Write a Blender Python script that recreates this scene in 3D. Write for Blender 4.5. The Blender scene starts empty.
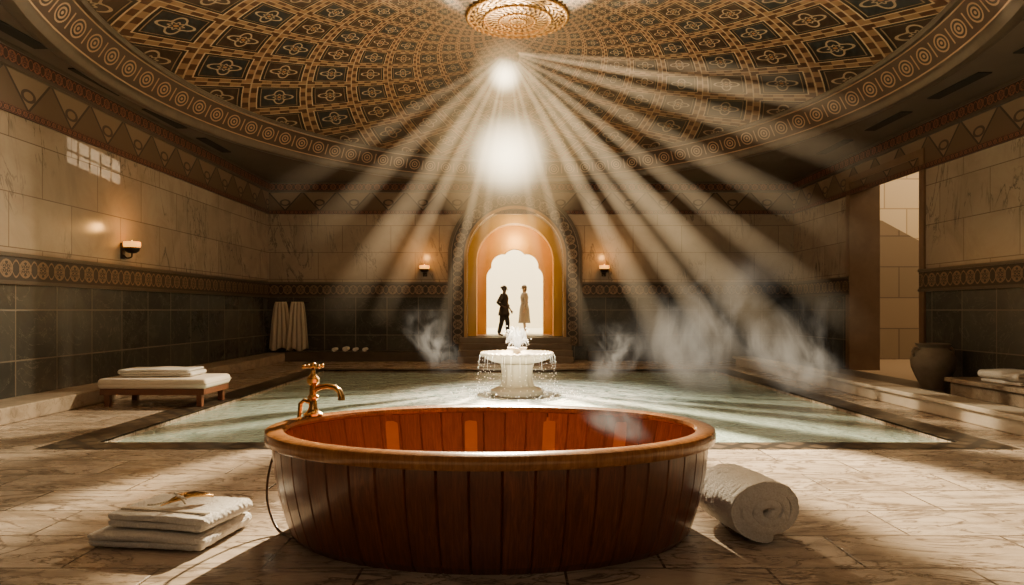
import bpy, bmesh, math, random
from mathutils import Vector, Matrix, noise as mn
from mathutils.geometry import tessellate_polygon
random.seed(7)
C = bpy.context.scene.collection
PI = math.pi
H = 1.6; F = 700.0
def at(px, py, Y):
    return Vector(((px-512)/F*Y, Y, H+(310-py)/F*Y))

# ------------------------------------------------------------------ node helpers
NT = None
class X:
    def __init__(s, sock): s.s = sock
    def __add__(s, o): return mth('ADD', s, o)
    __radd__ = __add__
    def __sub__(s, o): return mth('SUBTRACT', s, o)
    def __rsub__(s, o): return mth('SUBTRACT', o, s)
    def __mul__(s, o): return mth('MULTIPLY', s, o)
    __rmul__ = __mul__
    def __truediv__(s, o): return mth('DIVIDE', s, o)
    def __rtruediv__(s, o): return mth('DIVIDE', o, s)
def put(inp, a):
    if isinstance(a, X): NT.links.new(a.s, inp)
    elif isinstance(a, bpy.types.NodeSocket): NT.links.new(a, inp)
    else: inp.default_value = a
def mth(op, *args, clamp=False):
    n = NT.nodes.new('ShaderNodeMath'); n.operation = op; n.use_clamp = clamp
    for i, a in enumerate(args): put(n.inputs[i], a)
    return X(n.outputs[0])
def frac(a): return mth('FRACT', a)
def ab(a): return mth('ABSOLUTE', a)
def lt(a, b): return mth('LESS_THAN', a, b)
def gt(a, b): return mth('GREATER_THAN', a, b)
def mx(a, b): return mth('MAXIMUM', a, b)
def mi(a, b): return mth('MINIMUM', a, b)
def sn(a): return mth('SINE', a)
def cs(a): return mth('COSINE', a)
def hyp(a, b): return mth('SQRT', a*a+b*b)
def sstep(a, lo, hi, t0=0.0, t1=1.0):
    n = NT.nodes.new('ShaderNodeMapRange'); n.interpolation_type = 'SMOOTHSTEP'
    put(n.inputs[0], a); n.inputs[1].default_value = lo; n.inputs[2].default_value = hi
    n.inputs[3].default_value = t0; n.inputs[4].default_value = t1
    return X(n.outputs[0])
def col(c): return (c[0], c[1], c[2], 1.0)
def mixc(f, a, b, mode='MIX'):
    n = NT.nodes.new('ShaderNodeMix'); n.data_type = 'RGBA'; n.blend_type = mode
    put(n.inputs[0], f)
    put(n.inputs[6], col(a) if isinstance(a, tuple) else a)
    put(n.inputs[7], col(b) if isinstance(b, tuple) else b)
    return n.outputs[2]
def coords(which='Object'):
    n = NT.nodes.new('ShaderNodeTexCoord'); return n.outputs[which]
def sep(v):
    n = NT.nodes.new('ShaderNodeSeparateXYZ'); NT.links.new(v, n.inputs[0])
    return X(n.outputs[0]), X(n.outputs[1]), X(n.outputs[2])
def comb(x, y, z=0.0):
    n = NT.nodes.new('ShaderNodeCombineXYZ'); put(n.inputs[0], x); put(n.inputs[1], y); put(n.inputs[2], z)
    return n.outputs[0]
def noi(v, scale, detail=4.0, rough=.55, dist=0.0):
    n = NT.nodes.new('ShaderNodeTexNoise'); NT.links.new(v, n.inputs['Vector'])
    n.inputs['Scale'].default_value = scale; n.inputs['Detail'].default_value = detail
    n.inputs['Roughness'].default_value = rough; n.inputs['Distortion'].default_value = dist
    return X(n.outputs[0])
def brick(v, w, h, c1, c2, mort, ms=.01, off=.5):
    n = NT.nodes.new('ShaderNodeTexBrick'); NT.links.new(v, n.inputs['Vector'])
    n.inputs['Scale'].default_value = 1.0; n.inputs['Brick Width'].default_value = w
    n.inputs['Row Height'].default_value = h; n.inputs['Mortar Size'].default_value = ms
    n.inputs['Mortar Smooth'].default_value = .1; n.offset = off
    n.inputs['Color1'].default_value = col(c1); n.inputs['Color2'].default_value = col(c2)
    n.inputs['Mortar'].default_value = col(mort)
    return n.outputs['Color'], X(n.outputs['Fac'])
def vein(v, scale, width, dist=1.0):
    n = noi(v, scale, 6, .6, dist)
    return sstep(ab(n-.5), 0.0, width, 1.0, 0.0)
def mat(name, color=(.5,.5,.5), rough=.5, metal=0.0, spec=.5):
    global NT
    m = bpy.data.materials.new(name); m.use_nodes = True; NT = m.node_tree
    b = NT.nodes['Principled BSDF']
    b.inputs['Base Color'].default_value = col(color); b.inputs['Roughness'].default_value = rough
    b.inputs['Metallic'].default_value = metal; b.inputs['Specular IOR Level'].default_value = spec
    return m, b
def bump(b, h, strength=.3, dist=.02):
    n = NT.nodes.new('ShaderNodeBump'); n.inputs['Strength'].default_value = strength
    n.inputs['Distance'].default_value = dist; put(n.inputs['Height'], h)
    NT.links.new(n.outputs[0], b.inputs['Normal'])
def uvxy():
    return sep(coords('UV'))[:2]

# ------------------------------------------------------------------ materials
M = {}
def wall_mat(key, axis):
    m, b = mat(key, rough=.25); x, y, z = sep(coords('Object'))
    u = y if axis == 'y' else x
    v = comb(u, z)
    cu, fu = brick(v, 1.55, .86, (.30,.235,.175), (.36,.29,.22), (.14,.10,.07), .008)
    n1 = noi(coords('Object'), .9, 6, .65, .8)
    cu = mixc(sstep(n1, .35, .75)*.5, cu, (.18,.13,.095), 'MIX')
    vn = vein(comb(u*1.9+z*.35, z*.35-u*.1, x if axis=='y' else y), .8, .020, 2.0)
    vm = sstep(noi(coords('Object'), .5, 2), .44, .58)
    cu = mixc(vn*vm*.75, cu, (.075,.065,.056))
    cl, fl = brick(v, 1.0, .8, (.040,.041,.037), (.076,.076,.068), (.18,.155,.12), .012, 0.0)
    n2 = noi(coords('Object'), 1.6, 6, .7, 1.0)
    cl = mixc(sstep(n2, .4, .8)*.6, cl, (.115,.11,.095))
    cl = mixc(vein(coords('Object'), 1.1, .010, 1.8)*.35, cl, (.22,.20,.17))
    up = gt(z, 2.2)
    c = mixc(up, cl, cu)
    NT.links.new(c, b.inputs['Base Color'])
    fac = up*fu + (1-up)*fl
    bump(b, 1-fac, .3, .008)
    return m
M['wall_y'] = wall_mat('wall_tiles_side', 'y')
M['wall_x'] = wall_mat('wall_tiles_back', 'x')

m, b = mat('floor_marble', rough=.3)
x, y, z = sep(coords('Object'))
c, f = brick(comb(x+.3, y), 1.25, .62, (.46,.375,.29), (.64,.54,.435), (.09,.065,.045), .009)
nn = noi(comb(x*.8, y*2.6, z), 1.6, 8, .7, 1.2)
c = mixc(sstep(nn, .38, .70)*.85, c, (.22,.165,.115))
c = mixc(vein(comb(x*.7, y*1.8, z), 1.5, .035, 1.8)*.8, c, (.09,.06,.04))
NT.links.new(c, b.inputs['Base Color'])
put(b.inputs['Roughness'], sstep(nn, .3, .8, .20, .40))
bump(b, (1-f)+nn*.25, .45, .012)
M['floor'] = m

m, b = mat('pale_stone', rough=.35)
n1 = noi(coords('Object'), 3, 6, .65, .5)
c = mixc(sstep(n1, .35, .75), (.48,.40,.31), (.27,.21,.15))
c = mixc(vein(coords('Object'), 1.4, .02, 1.5)*.5, c, (.16,.12,.08))
NT.links.new(c, b.inputs['Base Color']); bump(b, n1, .15, .01)
M['stone'] = m

m, b = mat('dark_stone', rough=.35)
n1 = noi(coords('Object'), 2.5, 6, .65, .5)
NT.links.new(mixc(n1, (.035,.028,.022), (.12,.09,.06)), b.inputs['Base Color'])
M['darkstone'] = m
m, b = mat('step_stone', rough=.45)
n1 = noi(coords('Object'), 2.5, 6, .65, .5)
NT.links.new(mixc(n1, (.12,.085,.055), (.24,.18,.12)), b.inputs['Base Color'])
M['stepstone'] = m
m, b = mat('brown_stone', rough=.4)
n1 = noi(coords('Object'), 2.5, 6, .65, .5)
NT.links.new(mixc(n1, (.10,.055,.028), (.22,.135,.075)), b.inputs['Base Color'])
M['brownstone'] = m

m, b = mat('pool_mosaic', rough=.3)
x, y, z = sep(coords('Object'))
du = frac((x+y)*2.5); dv = frac((x-y)*2.5)
p = lt(mx(ab(du-.5), ab(dv-.5)), .32)
NT.links.new(mixc(p, (.022,.017,.013), (.085,.06,.038)), b.inputs['Base Color'])
M['mosaic'] = m

m, b = mat('turquoise_water', rough=.06, spec=.9)
x, y, z = sep(coords('Object'))
d = hyp(x-.1, y-13.7)
w1 = noi(coords('Object'), 1.9, 4, .55, .8)
w2 = noi(coords('Object'), 7, 3, .6, .5)
foam = sstep(d, .6, 4.0, 1.0, 0.0)*sstep(w2, .40, .55)
c = mixc(w1, (.29,.42,.38), (.50,.60,.54))
c = mixc(foam*.95, c, (1.0,.98,.92))
NT.links.new(c, b.inputs['Base Color'])
ring = sn(d*11)*sstep(d, .6, 5.0, 1.0, 0.0)
bump(b, w1*1.2+w2*.8+ring*.2, 1.0, .06)
M['water'] = m

def ornament(name, dark=(.022,.014,.010), light=(.26,.155,.08), rough=.45):
    m, b = mat(name, rough=rough)
    u, v = uvxy()
    fu = frac(u)-.5; fv = v-.5
    r = hyp(fu, fv)
    rings = lt(ab(r-.30), .035)
    th = mth('ARCTAN2', fv, fu)
    pet = lt(ab(r-(.15+.06*cs(th*6))), .03)
    dot = lt(r, .05)
    s1 = lt(ab(fv-.30*sn(u*2*PI+PI/2)), .035); s2 = lt(ab(fv+.30*sn(u*2*PI+PI/2)), .035)
    edge = gt(ab(fv), .43)*lt(ab(fv), .47)
    p = mx(mx(mx(rings, pet), mx(s1, s2)), mx(dot, edge))
    n = noi(coords('Object'), 12, 4)
    c = mixc(p*(.7+n*.5), dark, light)
    NT.links.new(c, b.inputs['Base Color']); bump(b, p, .7, .015)
    return m
M['orn'] = ornament('carved_ornament', (.03,.02,.014), (.22,.14,.08))
M['orn_red'] = ornament('red_ornament', (.035,.012,.008), (.24,.09,.05))
M['orn_arch'] = ornament('arch_ornament', (.045,.030,.020), (.27,.19,.12))

m, b = mat('dome_ring_band', rough=.45)
u, v = uvxy()
fu = frac(u)-.5; fv = (v-.5)*1.15
r = hyp(fu, fv)
disc = lt(r, .33)
p = mx(disc*gt(r, .27), mx(lt(ab(r-.16), .035), lt(r, .06)))
bt = lt(ab(ab(fu)-.5), .03)
edge = gt(ab(v-.5), .42)*lt(ab(v-.5), .47)
blk = disc*lt(r, .27)
c = mixc(blk, (.04,.021,.012), (.016,.011,.008))
c = mixc(mx(mx(p, bt*lt(ab(fv), .3)), edge), c, (.30,.19,.11))
NT.links.new(c, b.inputs['Base Color']); bump(b, p, .6, .02)
M['ringband'] = m

m, b = mat('frieze_triangles', rough=.45)
u, v = uvxy()
tri = ab(frac(u)-.5)*2
dd = tri-v
c = mixc(gt(dd, 0.0), (.20,.14,.09), (.11,.068,.038))
c = mixc(lt(ab(dd), .05), c, (.03,.018,.012))
tri2 = hyp(frac(u)-.5, (v-.42)*.9)
c = mixc(lt(tri2, .16), c, (.05,.03,.02))
c = mixc(lt(tri2, .10), c, (.20,.135,.08))
NT.links.new(c, b.inputs['Base Color'])
M['frieze'] = m

m, b = mat('dome_mosaic', rough=.5)
u, v = uvxy()
N_ = 23.0
lr = mth('LOGARITHM', mx(v, .02), math.e)
a_ = u*N_ + lr*(N_/(2*PI)*.92); b_ = u*N_ - lr*(N_/(2*PI)*.92)
fa = frac(a_)-.5; fb = frac(b_)-.5
d = mx(ab(fa), ab(fb)); r = hyp(fa, fb); dm = ab(fa)+ab(fb)
n = noi(coords('Object'), 7, 5, .65)
th = mth('ARCTAN2', fb, fa)
# solid triangles along the ribbons
zig = gt(ab(frac((fa-fb)*3.0)-.5)*2, ab(frac((fa+fb)*3.0)-.5)*2)
chk = lt(frac((mth('FLOOR', a_)+mth('FLOOR', b_))*.5), .25)
c = mixc(zig, (.085,.034,.015), (.27,.155,.075))
c = mixc(gt(d, .487), c, (.42,.30,.18))
c = mixc(lt(d, .392), c, (.50,.37,.23))
c = mixc(lt(d, .372), c, (.008,.008,.008))
c = mixc(lt(ab(d-.318), .008), c, (.26,.18,.10))
c = mixc(lt(d, .295), c, mixc(chk, (.020,.026,.029), (.040,.022,.013)))
sw = lt(ab(r-(.19+.055*cs(th*4))), .020)
sw2 = lt(ab(r-(.085+.018*cs(th*8))), .016)
c = mixc(mx(sw, sw2), c, (.38,.28,.18))
c = mixc(lt(r, .035), c, (.40,.19,.07))
c = mixc(n*.45, c, (.03,.018,.01))
NT.links.new(c, b.inputs['Base Color'])
bump(b, lt(d, .392)*.5 - lt(d, .372)*.5 + sw*.4, .5, .03)
M['dome'] = m

m, b = mat('gold_filigree', rough=.5, metal=.25)
u, v = uvxy()
k = sn(u*2*PI*28+sn(v*30)*1.5)*sn(v*38)
p = gt(k, .0)
rr = lt(ab(frac(v*5)-.5), .08)
NT.links.new(mixc(mx(p, rr), (.06,.028,.009), (.50,.29,.085)), b.inputs['Base Color'])
bump(b, k, .8, .03)
M['filigree'] = m
m, b = mat('gold_trim', (.38,.21,.065), .4, .5); M['gold'] = m
m, b = mat('brass', rough=.22, metal=1.0)
n = noi(coords('Object'), 18, 4)
NT.links.new(mixc(n, (.50,.28,.09), (.80,.50,.18)), b.inputs['Base Color']); M['brass'] = m
m, b = mat('ceiling_plaster', rough=.6)
n = noi(coords('Object'), 1.2, 5)
NT.links.new(mixc(n, (.07,.05,.035), (.13,.095,.068)), b.inputs['Base Color']); M['ceil'] = m
m, b = mat('black_slot', (.01,.009,.008), .8); M['slot'] = m
m, b = mat('orange_plaster', rough=.6)
n = noi(coords('Object'), 2, 4)
NT.links.new(mixc(n, (.70,.35,.045), (.80,.45,.07)), b.inputs['Base Color']); M['orange'] = m
m, b = mat('white_plaster', (.86,.78,.60), .7); M['white'] = m
m, b = mat('courtyard_stone', rough=.6)
x, y, z = sep(coords('Object'))
c, f = brick(comb(x+y, z), 1.5, 1.0, (.60,.44,.26), (.66,.50,.32), (.38,.25,.14), .02)
NT.links.new(c, b.inputs['Base Color']); M['court'] = m
m, b = mat('courtyard_stone_shaded', rough=.7)  # darker copy of the courtyard stone, shade put into the colour
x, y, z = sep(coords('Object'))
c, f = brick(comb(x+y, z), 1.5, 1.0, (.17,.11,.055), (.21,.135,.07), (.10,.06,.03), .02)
NT.links.new(c, b.inputs['Base Color']); M['court_shade'] = m

def wood(name, c1, c2, rough=.35, coat=.45):
    m, b = mat(name, rough=rough)
    uvc = coords('UV'); u, v = sep(uvc)[:2]
    wn = NT.nodes.new('ShaderNodeTexWhiteNoise'); wn.noise_dimensions = '1D'
    put(wn.inputs['W'], mth('FLOOR', u+.001))
    rnd = X(wn.outputs['Value'])
    g = noi(comb(frac(u)*3+rnd*17, v*.9, rnd*9), 2.2, 6, .65, 1.3)
    g2 = noi(comb(frac(u)*30+rnd*50, v*1.3, rnd), 1.5, 4, .6, .5)
    c = mixc(sstep(g, .3, .7), c1, c2)
    c = mixc(sstep(g2, .35, .7)*.45, c, tuple(k*.35 for k in c1))
    c = mixc(rnd*.6, c, tuple(k*.4 for k in c2))
    NT.links.new(c, b.inputs['Base Color']); bump(b, g2, .25, .004)
    b.inputs['Coat Weight'].default_value = coat; b.inputs['Coat Roughness'].default_value = .15
    return m
M['tub_out'] = wood('cedar_staves', (.12,.028,.010), (.29,.080,.027), .32)
M['tub_in'] = wood('cedar_inner', (.30,.082,.024), (.46,.15,.045), .6, .0)
M['tub_rim'] = wood('cedar_rim', (.34,.125,.035), (.60,.26,.075), .2)
m, b = mat('batten_wood', rough=.8, spec=.05)
n = noi(coords('Object'), 6, 5)
NT.links.new(mixc(n, (.50,.20,.06), (.68,.30,.10)), b.inputs['Base Color']); M['batten'] = m
m, b = mat('bench_wood', rough=.4)
x, y, z = sep(coords('Object'))
n = noi(comb(x*.6, y*5, z*5), 3, 5)
NT.links.new(mixc(n, (.12,.045,.02), (.24,.09,.04)), b.inputs['Base Color']); M['bwood'] = m

m, b = mat('terry_towel', rough=.95, spec=.1)
n = noi(coords('Object'), 80, 3, .7); n2 = noi(coords('Object'), 5, 3)
NT.links.new(mixc(sstep(n, .38, .62)*.3+n2*.1, (.99,.97,.92), (.62,.56,.47)), b.inputs['Base Color'])
bump(b, n*1.3+n2*.4, .8, .014)
M['towel'] = m
m, b = mat('woven_hem', rough=.9, spec=.1)
x, y, z = sep(coords('Object'))
NT.links.new(mixc(ab(sn(x*160)), (.80,.74,.63), (.6,.53,.42)), b.inputs['Base Color']); M['hem'] = m
m, b = mat('linen_white', (.88,.82,.72), .9, 0, .1); bump(b, noi(coords('Object'), 40, 3), .4, .005); M['linen'] = m
m, b = mat('linen_cream', (.55,.48,.38), .9, 0, .1); bump(b, noi(coords('Object'), 40, 3), .4, .005); M['linen2'] = m
m, b = mat('rubber_hose', (.10,.055,.03), .4); M['hose'] = m
m, b = mat('weathered_clay', rough=.65)
n = noi(coords('Object'), 5, 5)
NT.links.new(mixc(n, (.15,.125,.10), (.34,.295,.235)), b.inputs['Base Color']); bump(b, n, .4, .02); M['clay'] = m
m, b = mat('iron_dark', (.05,.035,.025), .4, .8); M['iron'] = m
m, b = mat('amber_glass', (.9,.35,.06), .3)
b.inputs['Emission Color'].default_value = (1,.40,.05,1); b.inputs['Emission Strength'].default_value = 2.2; M['amber'] = m
m, b = mat('flame', (1,.7,.3), .5)
b.inputs['Emission Color'].default_value = (1,.50,.10,1); b.inputs['Emission Strength'].default_value = 5; M['flame'] = m
m, b = mat('white_marble', rough=.25)
n = noi(coords('Object'), 4, 5)
NT.links.new(mixc(n, (.74,.67,.56), (.50,.43,.34)), b.inputs['Base Color']); M['marble'] = m
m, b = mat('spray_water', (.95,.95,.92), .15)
b.inputs['Emission Color'].default_value = (1,.93,.78,1); b.inputs['Emission Strength'].default_value = .8; M['spray'] = m  # emission paints backlit brightness into the water
m, b = mat('skin', (.16,.09,.055), .5); M['skin'] = m
m, b = mat('skin_light', (.24,.18,.14), .5); M['skin2'] = m
m, b = mat('hair_dark', (.05,.035,.025), .5); M['hair'] = m
m, b = mat('dark_cloth', (.07,.052,.04), .85); bump(b, noi(coords('Object'), 30, 3), .3, .01); M['darkcloth'] = m
m, b = mat('grey_cloth', (.19,.17,.145), .85); bump(b, noi(coords('Object'), 30, 3), .3, .01); M['palecloth'] = m

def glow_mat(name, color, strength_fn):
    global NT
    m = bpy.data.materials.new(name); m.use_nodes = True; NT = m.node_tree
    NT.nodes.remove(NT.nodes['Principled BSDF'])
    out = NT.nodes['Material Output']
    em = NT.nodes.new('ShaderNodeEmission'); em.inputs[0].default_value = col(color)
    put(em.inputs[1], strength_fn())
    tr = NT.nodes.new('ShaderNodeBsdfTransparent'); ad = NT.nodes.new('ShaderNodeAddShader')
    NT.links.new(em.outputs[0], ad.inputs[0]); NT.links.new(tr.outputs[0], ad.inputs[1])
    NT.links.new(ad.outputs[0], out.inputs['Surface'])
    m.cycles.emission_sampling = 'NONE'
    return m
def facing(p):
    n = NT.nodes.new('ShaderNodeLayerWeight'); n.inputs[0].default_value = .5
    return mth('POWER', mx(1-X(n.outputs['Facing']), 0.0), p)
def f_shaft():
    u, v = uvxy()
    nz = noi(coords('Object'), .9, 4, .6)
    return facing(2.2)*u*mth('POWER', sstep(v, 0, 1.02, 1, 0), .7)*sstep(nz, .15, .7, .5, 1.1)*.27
M['shaft'] = glow_mat('shaft_glow', (1, .69, .36), f_shaft)
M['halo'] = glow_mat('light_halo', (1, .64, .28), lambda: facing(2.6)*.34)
M['glow_disc'] = glow_mat('glow_core', (1, .82, .50), lambda: facing(9.0)*3.0)

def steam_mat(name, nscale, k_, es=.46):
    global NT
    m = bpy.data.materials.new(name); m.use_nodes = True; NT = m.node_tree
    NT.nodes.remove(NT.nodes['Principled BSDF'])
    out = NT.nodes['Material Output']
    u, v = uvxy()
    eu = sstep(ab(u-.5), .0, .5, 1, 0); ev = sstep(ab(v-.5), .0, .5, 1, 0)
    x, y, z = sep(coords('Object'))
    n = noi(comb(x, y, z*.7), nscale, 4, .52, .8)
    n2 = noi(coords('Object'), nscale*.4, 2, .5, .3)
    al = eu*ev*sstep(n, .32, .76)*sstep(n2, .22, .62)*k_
    em = NT.nodes.new('ShaderNodeEmission'); em.inputs[0].default_value = (1, .83, .60, 1); em.inputs[1].default_value = es  # emission paints in the light the steam would catch
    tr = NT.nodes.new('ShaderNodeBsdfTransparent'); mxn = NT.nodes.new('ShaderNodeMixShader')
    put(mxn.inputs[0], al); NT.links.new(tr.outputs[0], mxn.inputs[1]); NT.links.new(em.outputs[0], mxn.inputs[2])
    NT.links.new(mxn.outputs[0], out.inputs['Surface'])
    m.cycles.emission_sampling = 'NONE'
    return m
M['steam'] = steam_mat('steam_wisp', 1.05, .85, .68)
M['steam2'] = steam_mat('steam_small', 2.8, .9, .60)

# ------------------------------------------------------------------ mesh helpers
class MB:
    def __init__(s): s.v = []; s.f = []; s.uv = []
    def add(s, V, Fc, UV=None):
        o = len(s.v); s.v += [tuple(p) for p in V]; s.f += [tuple(i+o for i in q) for q in Fc]
        s.uv += (UV if UV else [(0, 0)]*len(V)); return s
    def box(s, x0, x1, y0, y1, z0, z1, r=0, rot=None):
        bm = bmesh.new(); bmesh.ops.create_cube(bm, size=1)
        for v in bm.verts:
            v.co = Vector((v.co.x*(x1-x0), v.co.y*(y1-y0), v.co.z*(z1-z0)))
        if r: bmesh.ops.bevel(bm, geom=bm.edges[:], offset=r, segments=3, profile=.5, affect='EDGES')
        c = Vector(((x0+x1)/2, (y0+y1)/2, (z0+z1)/2))
        bm.verts.ensure_lookup_table()
        V = [(rot @ v.co if rot else v.co)+c for v in bm.verts]
        Fc = [[v.index for v in f.verts] for f in bm.faces]; bm.free()
        return s.add(V, Fc)
    def tube(s, path, rad, n=12, cap=True, closed=False):
        P = [Vector(p) for p in path]
        R = rad if isinstance(rad, (list, tuple)) else [rad]*len(P)
        T = [(P[min(i+1, len(P)-1)]-P[max(i-1, 0)]).normalized() for i in range(len(P))]
        up = Vector((0, 0, 1)) if abs(T[0].z) < .9 else Vector((1, 0, 0))
        nrm = T[0].cross(up).normalized(); V = []; UV = []
        L = 0
        for i, p in enumerate(P):
            if i:
                nrm = (nrm - T[i]*nrm.dot(T[i])).normalized(); L += (P[i]-P[i-1]).length
            bn = T[i].cross(nrm)
            for k in range(n):
                a = 2*PI*k/n
                V.append(p+(nrm*math.cos(a)+bn*math.sin(a))*R[i]); UV.append((k/n, L))
        Fc = [(i*n+k, i*n+(k+1) % n, (i+1)*n+(k+1) % n, (i+1)*n+k) for i in range(len(P)-1) for k in range(n)]
        if cap: Fc += [tuple(range(n-1, -1, -1)), tuple((len(P)-1)*n+k for k in range(n))]
        return s.add(V, Fc, UV)
    def lathe(s, prof, c=(0, 0, 0), n=32, sx=1, sy=1, mod=None, usc=1, offs=False):
        V = []; UV = []
        for j, (r, z) in enumerate(prof):
            for k in range(n+1):
                a = 2*PI*k/n; q = r*(mod(a, z) if mod else 1)
                if offs: V.append((c[0]+(sx+q)*math.cos(a), c[1]+(sy+q)*math.sin(a), c[2]+z))
                else: V.append((c[0]+q*sx*math.cos(a), c[1]+q*sy*math.sin(a), c[2]+z))
                UV.append((k/n*usc, j/(len(prof)-1)))
        m_ = n+1
        Fc = [(j*m_+k, j*m_+k+1, (j+1)*m_+k+1, (j+1)*m_+k) for j in range(len(prof)-1) for k in range(n)]
        return s.add(V, Fc, UV)
    def ball(s, c, r, sx=1, sy=1, sz=1, n=12):
        prof = [(r*math.sin(PI*j/n), -r*math.cos(PI*j/n)*sz) for j in range(n+1)]
        return s.lathe(prof, c, n*2, sx, sy)
    def beadring(s, R, z, br, cnt_, c=(0, 0, 0)):
        n = cnt_*8; m_ = 8; V = []
        for i in range(n):
            a = 2*PI*i/n; rr = br*(.35+.65*abs(math.sin(a*cnt_/2)))
            for k in range(m_):
                b_ = 2*PI*k/m_
                V.append((c[0]+(R+rr*math.cos(b_))*math.cos(a), c[1]+(R+rr*math.cos(b_))*math.sin(a), c[2]+z+rr*math.sin(b_)))
        Fc = [(i*m_+k, i*m_+(k+1) % m_, ((i+1) % n)*m_+(k+1) % m_, ((i+1) % n)*m_+k) for i in range(n) for k in range(m_)]
        return s.add(V, Fc)
    def poly(s, outer, holes, t0, t1, mp):
        loops = [outer]+holes
        pts = [p for l in loops for p in l]
        tris = tessellate_polygon([[Vector((p[0], p[1], 0)) for p in l] for l in loops])
        n = len(pts)
        V = [mp(p[0], p[1], t0) for p in pts]+[mp(p[0], p[1], t1) for p in pts]
        Fc = [tuple(t) for t in tris]+[tuple(i+n for i in reversed(t)) for t in tris]
        o = 0
        for l in loops:
            k = len(l)
            for i in range(k):
                a, b_ = o+i, o+(i+1) % k; Fc.append((a, b_, b_+n, a+n))
            o += k
        return s.add(V, Fc)
    def sweep(s, path, th, axis_len, segs=14, wob=0.0, seed=0, rnd=0.0):
        P = [Vector((p[0], p[1])) for p in path]; L = []; R = []
        for i, p in enumerate(P):
            t = (P[min(i+1, len(P)-1)]-P[max(i-1, 0)]).normalized(); nn = Vector((-t.y, t.x))
            L.append(p+nn*th/2); R.append(p-nn*th/2)
        k = len(P); prof = L+R[::-1]; K = len(prof); V = []
        cz = sum(q.y for q in prof)/K
        for j in range(segs+1):
            y = -axis_len/2+axis_len*j/segs
            e = abs(j/segs-.5)*2; sh = 1-(.02 if e > .98 else 0)
            for i, q in enumerate(prof):
                w = mn.noise(Vector((q.x*2.5+seed, y*2.5, q.y*6)))*wob
                rr_ = math.hypot(q.x, q.y-cz)
                dome = -rnd*rr_*rr_*(1 if j == segs else -1 if j == 0 else 0)
                V.append((q.x*sh+w, y+w*.8+dome, q.y*sh+w*.5*(1 if q.y > .03 else 0)))
        Fc = [(j*K+i, j*K+(i+1) % K, (j+1)*K+(i+1) % K, (j+1)*K+i) for j in range(segs) for i in range(K)]
        for base in (0, segs*K):
            for i in range(k-1):
                Fc.append((base+i, base+i+1, base+K-2-i, base+K-1-i))
        return s.add(V, Fc)
    def build(s, name, m, parent=None, smooth=True, merge=False, angle=40):
        me = bpy.data.meshes.new(name); me.from_pydata(s.v, [], s.f)
        uvl = me.uv_layers.new(name='UVMap')
        for li, l in enumerate(me.loops): uvl.data[li].uv = s.uv[l.vertex_index]
        bm = bmesh.new(); bm.from_mesh(me)
        if merge: bmesh.ops.remove_doubles(bm, verts=bm.verts, dist=1e-5)
        bmesh.ops.recalc_face_normals(bm, faces=bm.faces)
        if smooth:
            for f in bm.faces: f.smooth = True
            for e in bm.edges:
                if len(e.link_faces) == 2 and e.calc_face_angle(0) > math.radians(angle): e.smooth = False
        bm.to_mesh(me); bm.free()
        me.materials.append(m)
        o = bpy.data.objects.new(name, me); C.objects.link(o)
        if parent: o.parent = parent
        return o
def tag(o, label, cat, group=None, kind=None):
    o['label'] = label; o['category'] = cat
    if group: o['group'] = group
    if kind: o['kind'] = kind
    return o
def thing(name, label, cat, loc=(0, 0, 0), rz=0, group=None):
    o = bpy.data.objects.new(name, None); C.objects.link(o); o.location = loc; o.rotation_euler = (0, 0, rz)
    o.empty_display_size = .1
    return tag(o, label, cat, group)
def st(o, label=None, cat=None):
    o['kind'] = 'structure'
    if label: o['label'] = label
    if cat: o['category'] = cat
    return o

# ------------------------------------------------------------------ room
XL, XR, YB, ZC = -7.8, 9.0, 22.4, 5.7
PX0, PX1, PY0, PY1 = -5.0, 5.4, 8.45, 18.6
AX = .1
floor = MB().poly([(XL-.3, -2.5), (XR+.0, -2.5), (XR+.0, YB), (XL-.3, YB)], [[(PX0, PY0), (PX1, PY0), (PX1, PY1), (PX0, PY1)]], -.6, 0, lambda a, b_, t: (a, b_, t)).build('floor', M['floor'], smooth=False)
st(floor, 'veined beige marble tile floor around the pool', 'floor')
st(MB().poly([(PX0-.02, PY0-.02), (PX1+.02, PY0-.02), (PX1+.02, PY1+.02), (PX0-.02, PY1+.02)], [], -1.3, -1.2, lambda a, b_, t: (a, b_, t)).build('pool_basin', M['stone'], smooth=False), 'stone bottom of the bathing pool', 'pool')
wat = MB()
nx, ny = 60, 60
V = [(PX0+(PX1-PX0)*i/nx, PY0+(PY1-PY0)*j/ny, -.06+.012*mn.noise(Vector((i*.35, j*.35, 0)))) for j in range(ny+1) for i in range(nx+1)]
Fc = [(j*(nx+1)+i, j*(nx+1)+i+1, (j+1)*(nx+1)+i+1, (j+1)*(nx+1)+i) for j in range(ny) for i in range(nx)]
w = wat.add(V, Fc).build('pool_water', M['water'])
tag(w, 'pale turquoise rippling water filling the large rectangular pool', 'water', kind='stuff')
t1 = MB().poly([(PX0-.5, PY0-.42), (PX1+.45, PY0-.42), (PX1+.45, PY1+.4), (PX0-.5, PY1+.4)], [[(PX0, PY0), (PX1, PY0), (PX1, PY1), (PX0, PY1)]], -.02, .004, lambda a, b_, t: (a, b_, t)).build('trim_1', M['mosaic'], smooth=False)
st(t1, 'dark mosaic border set flush around the pool', 'border')

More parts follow.
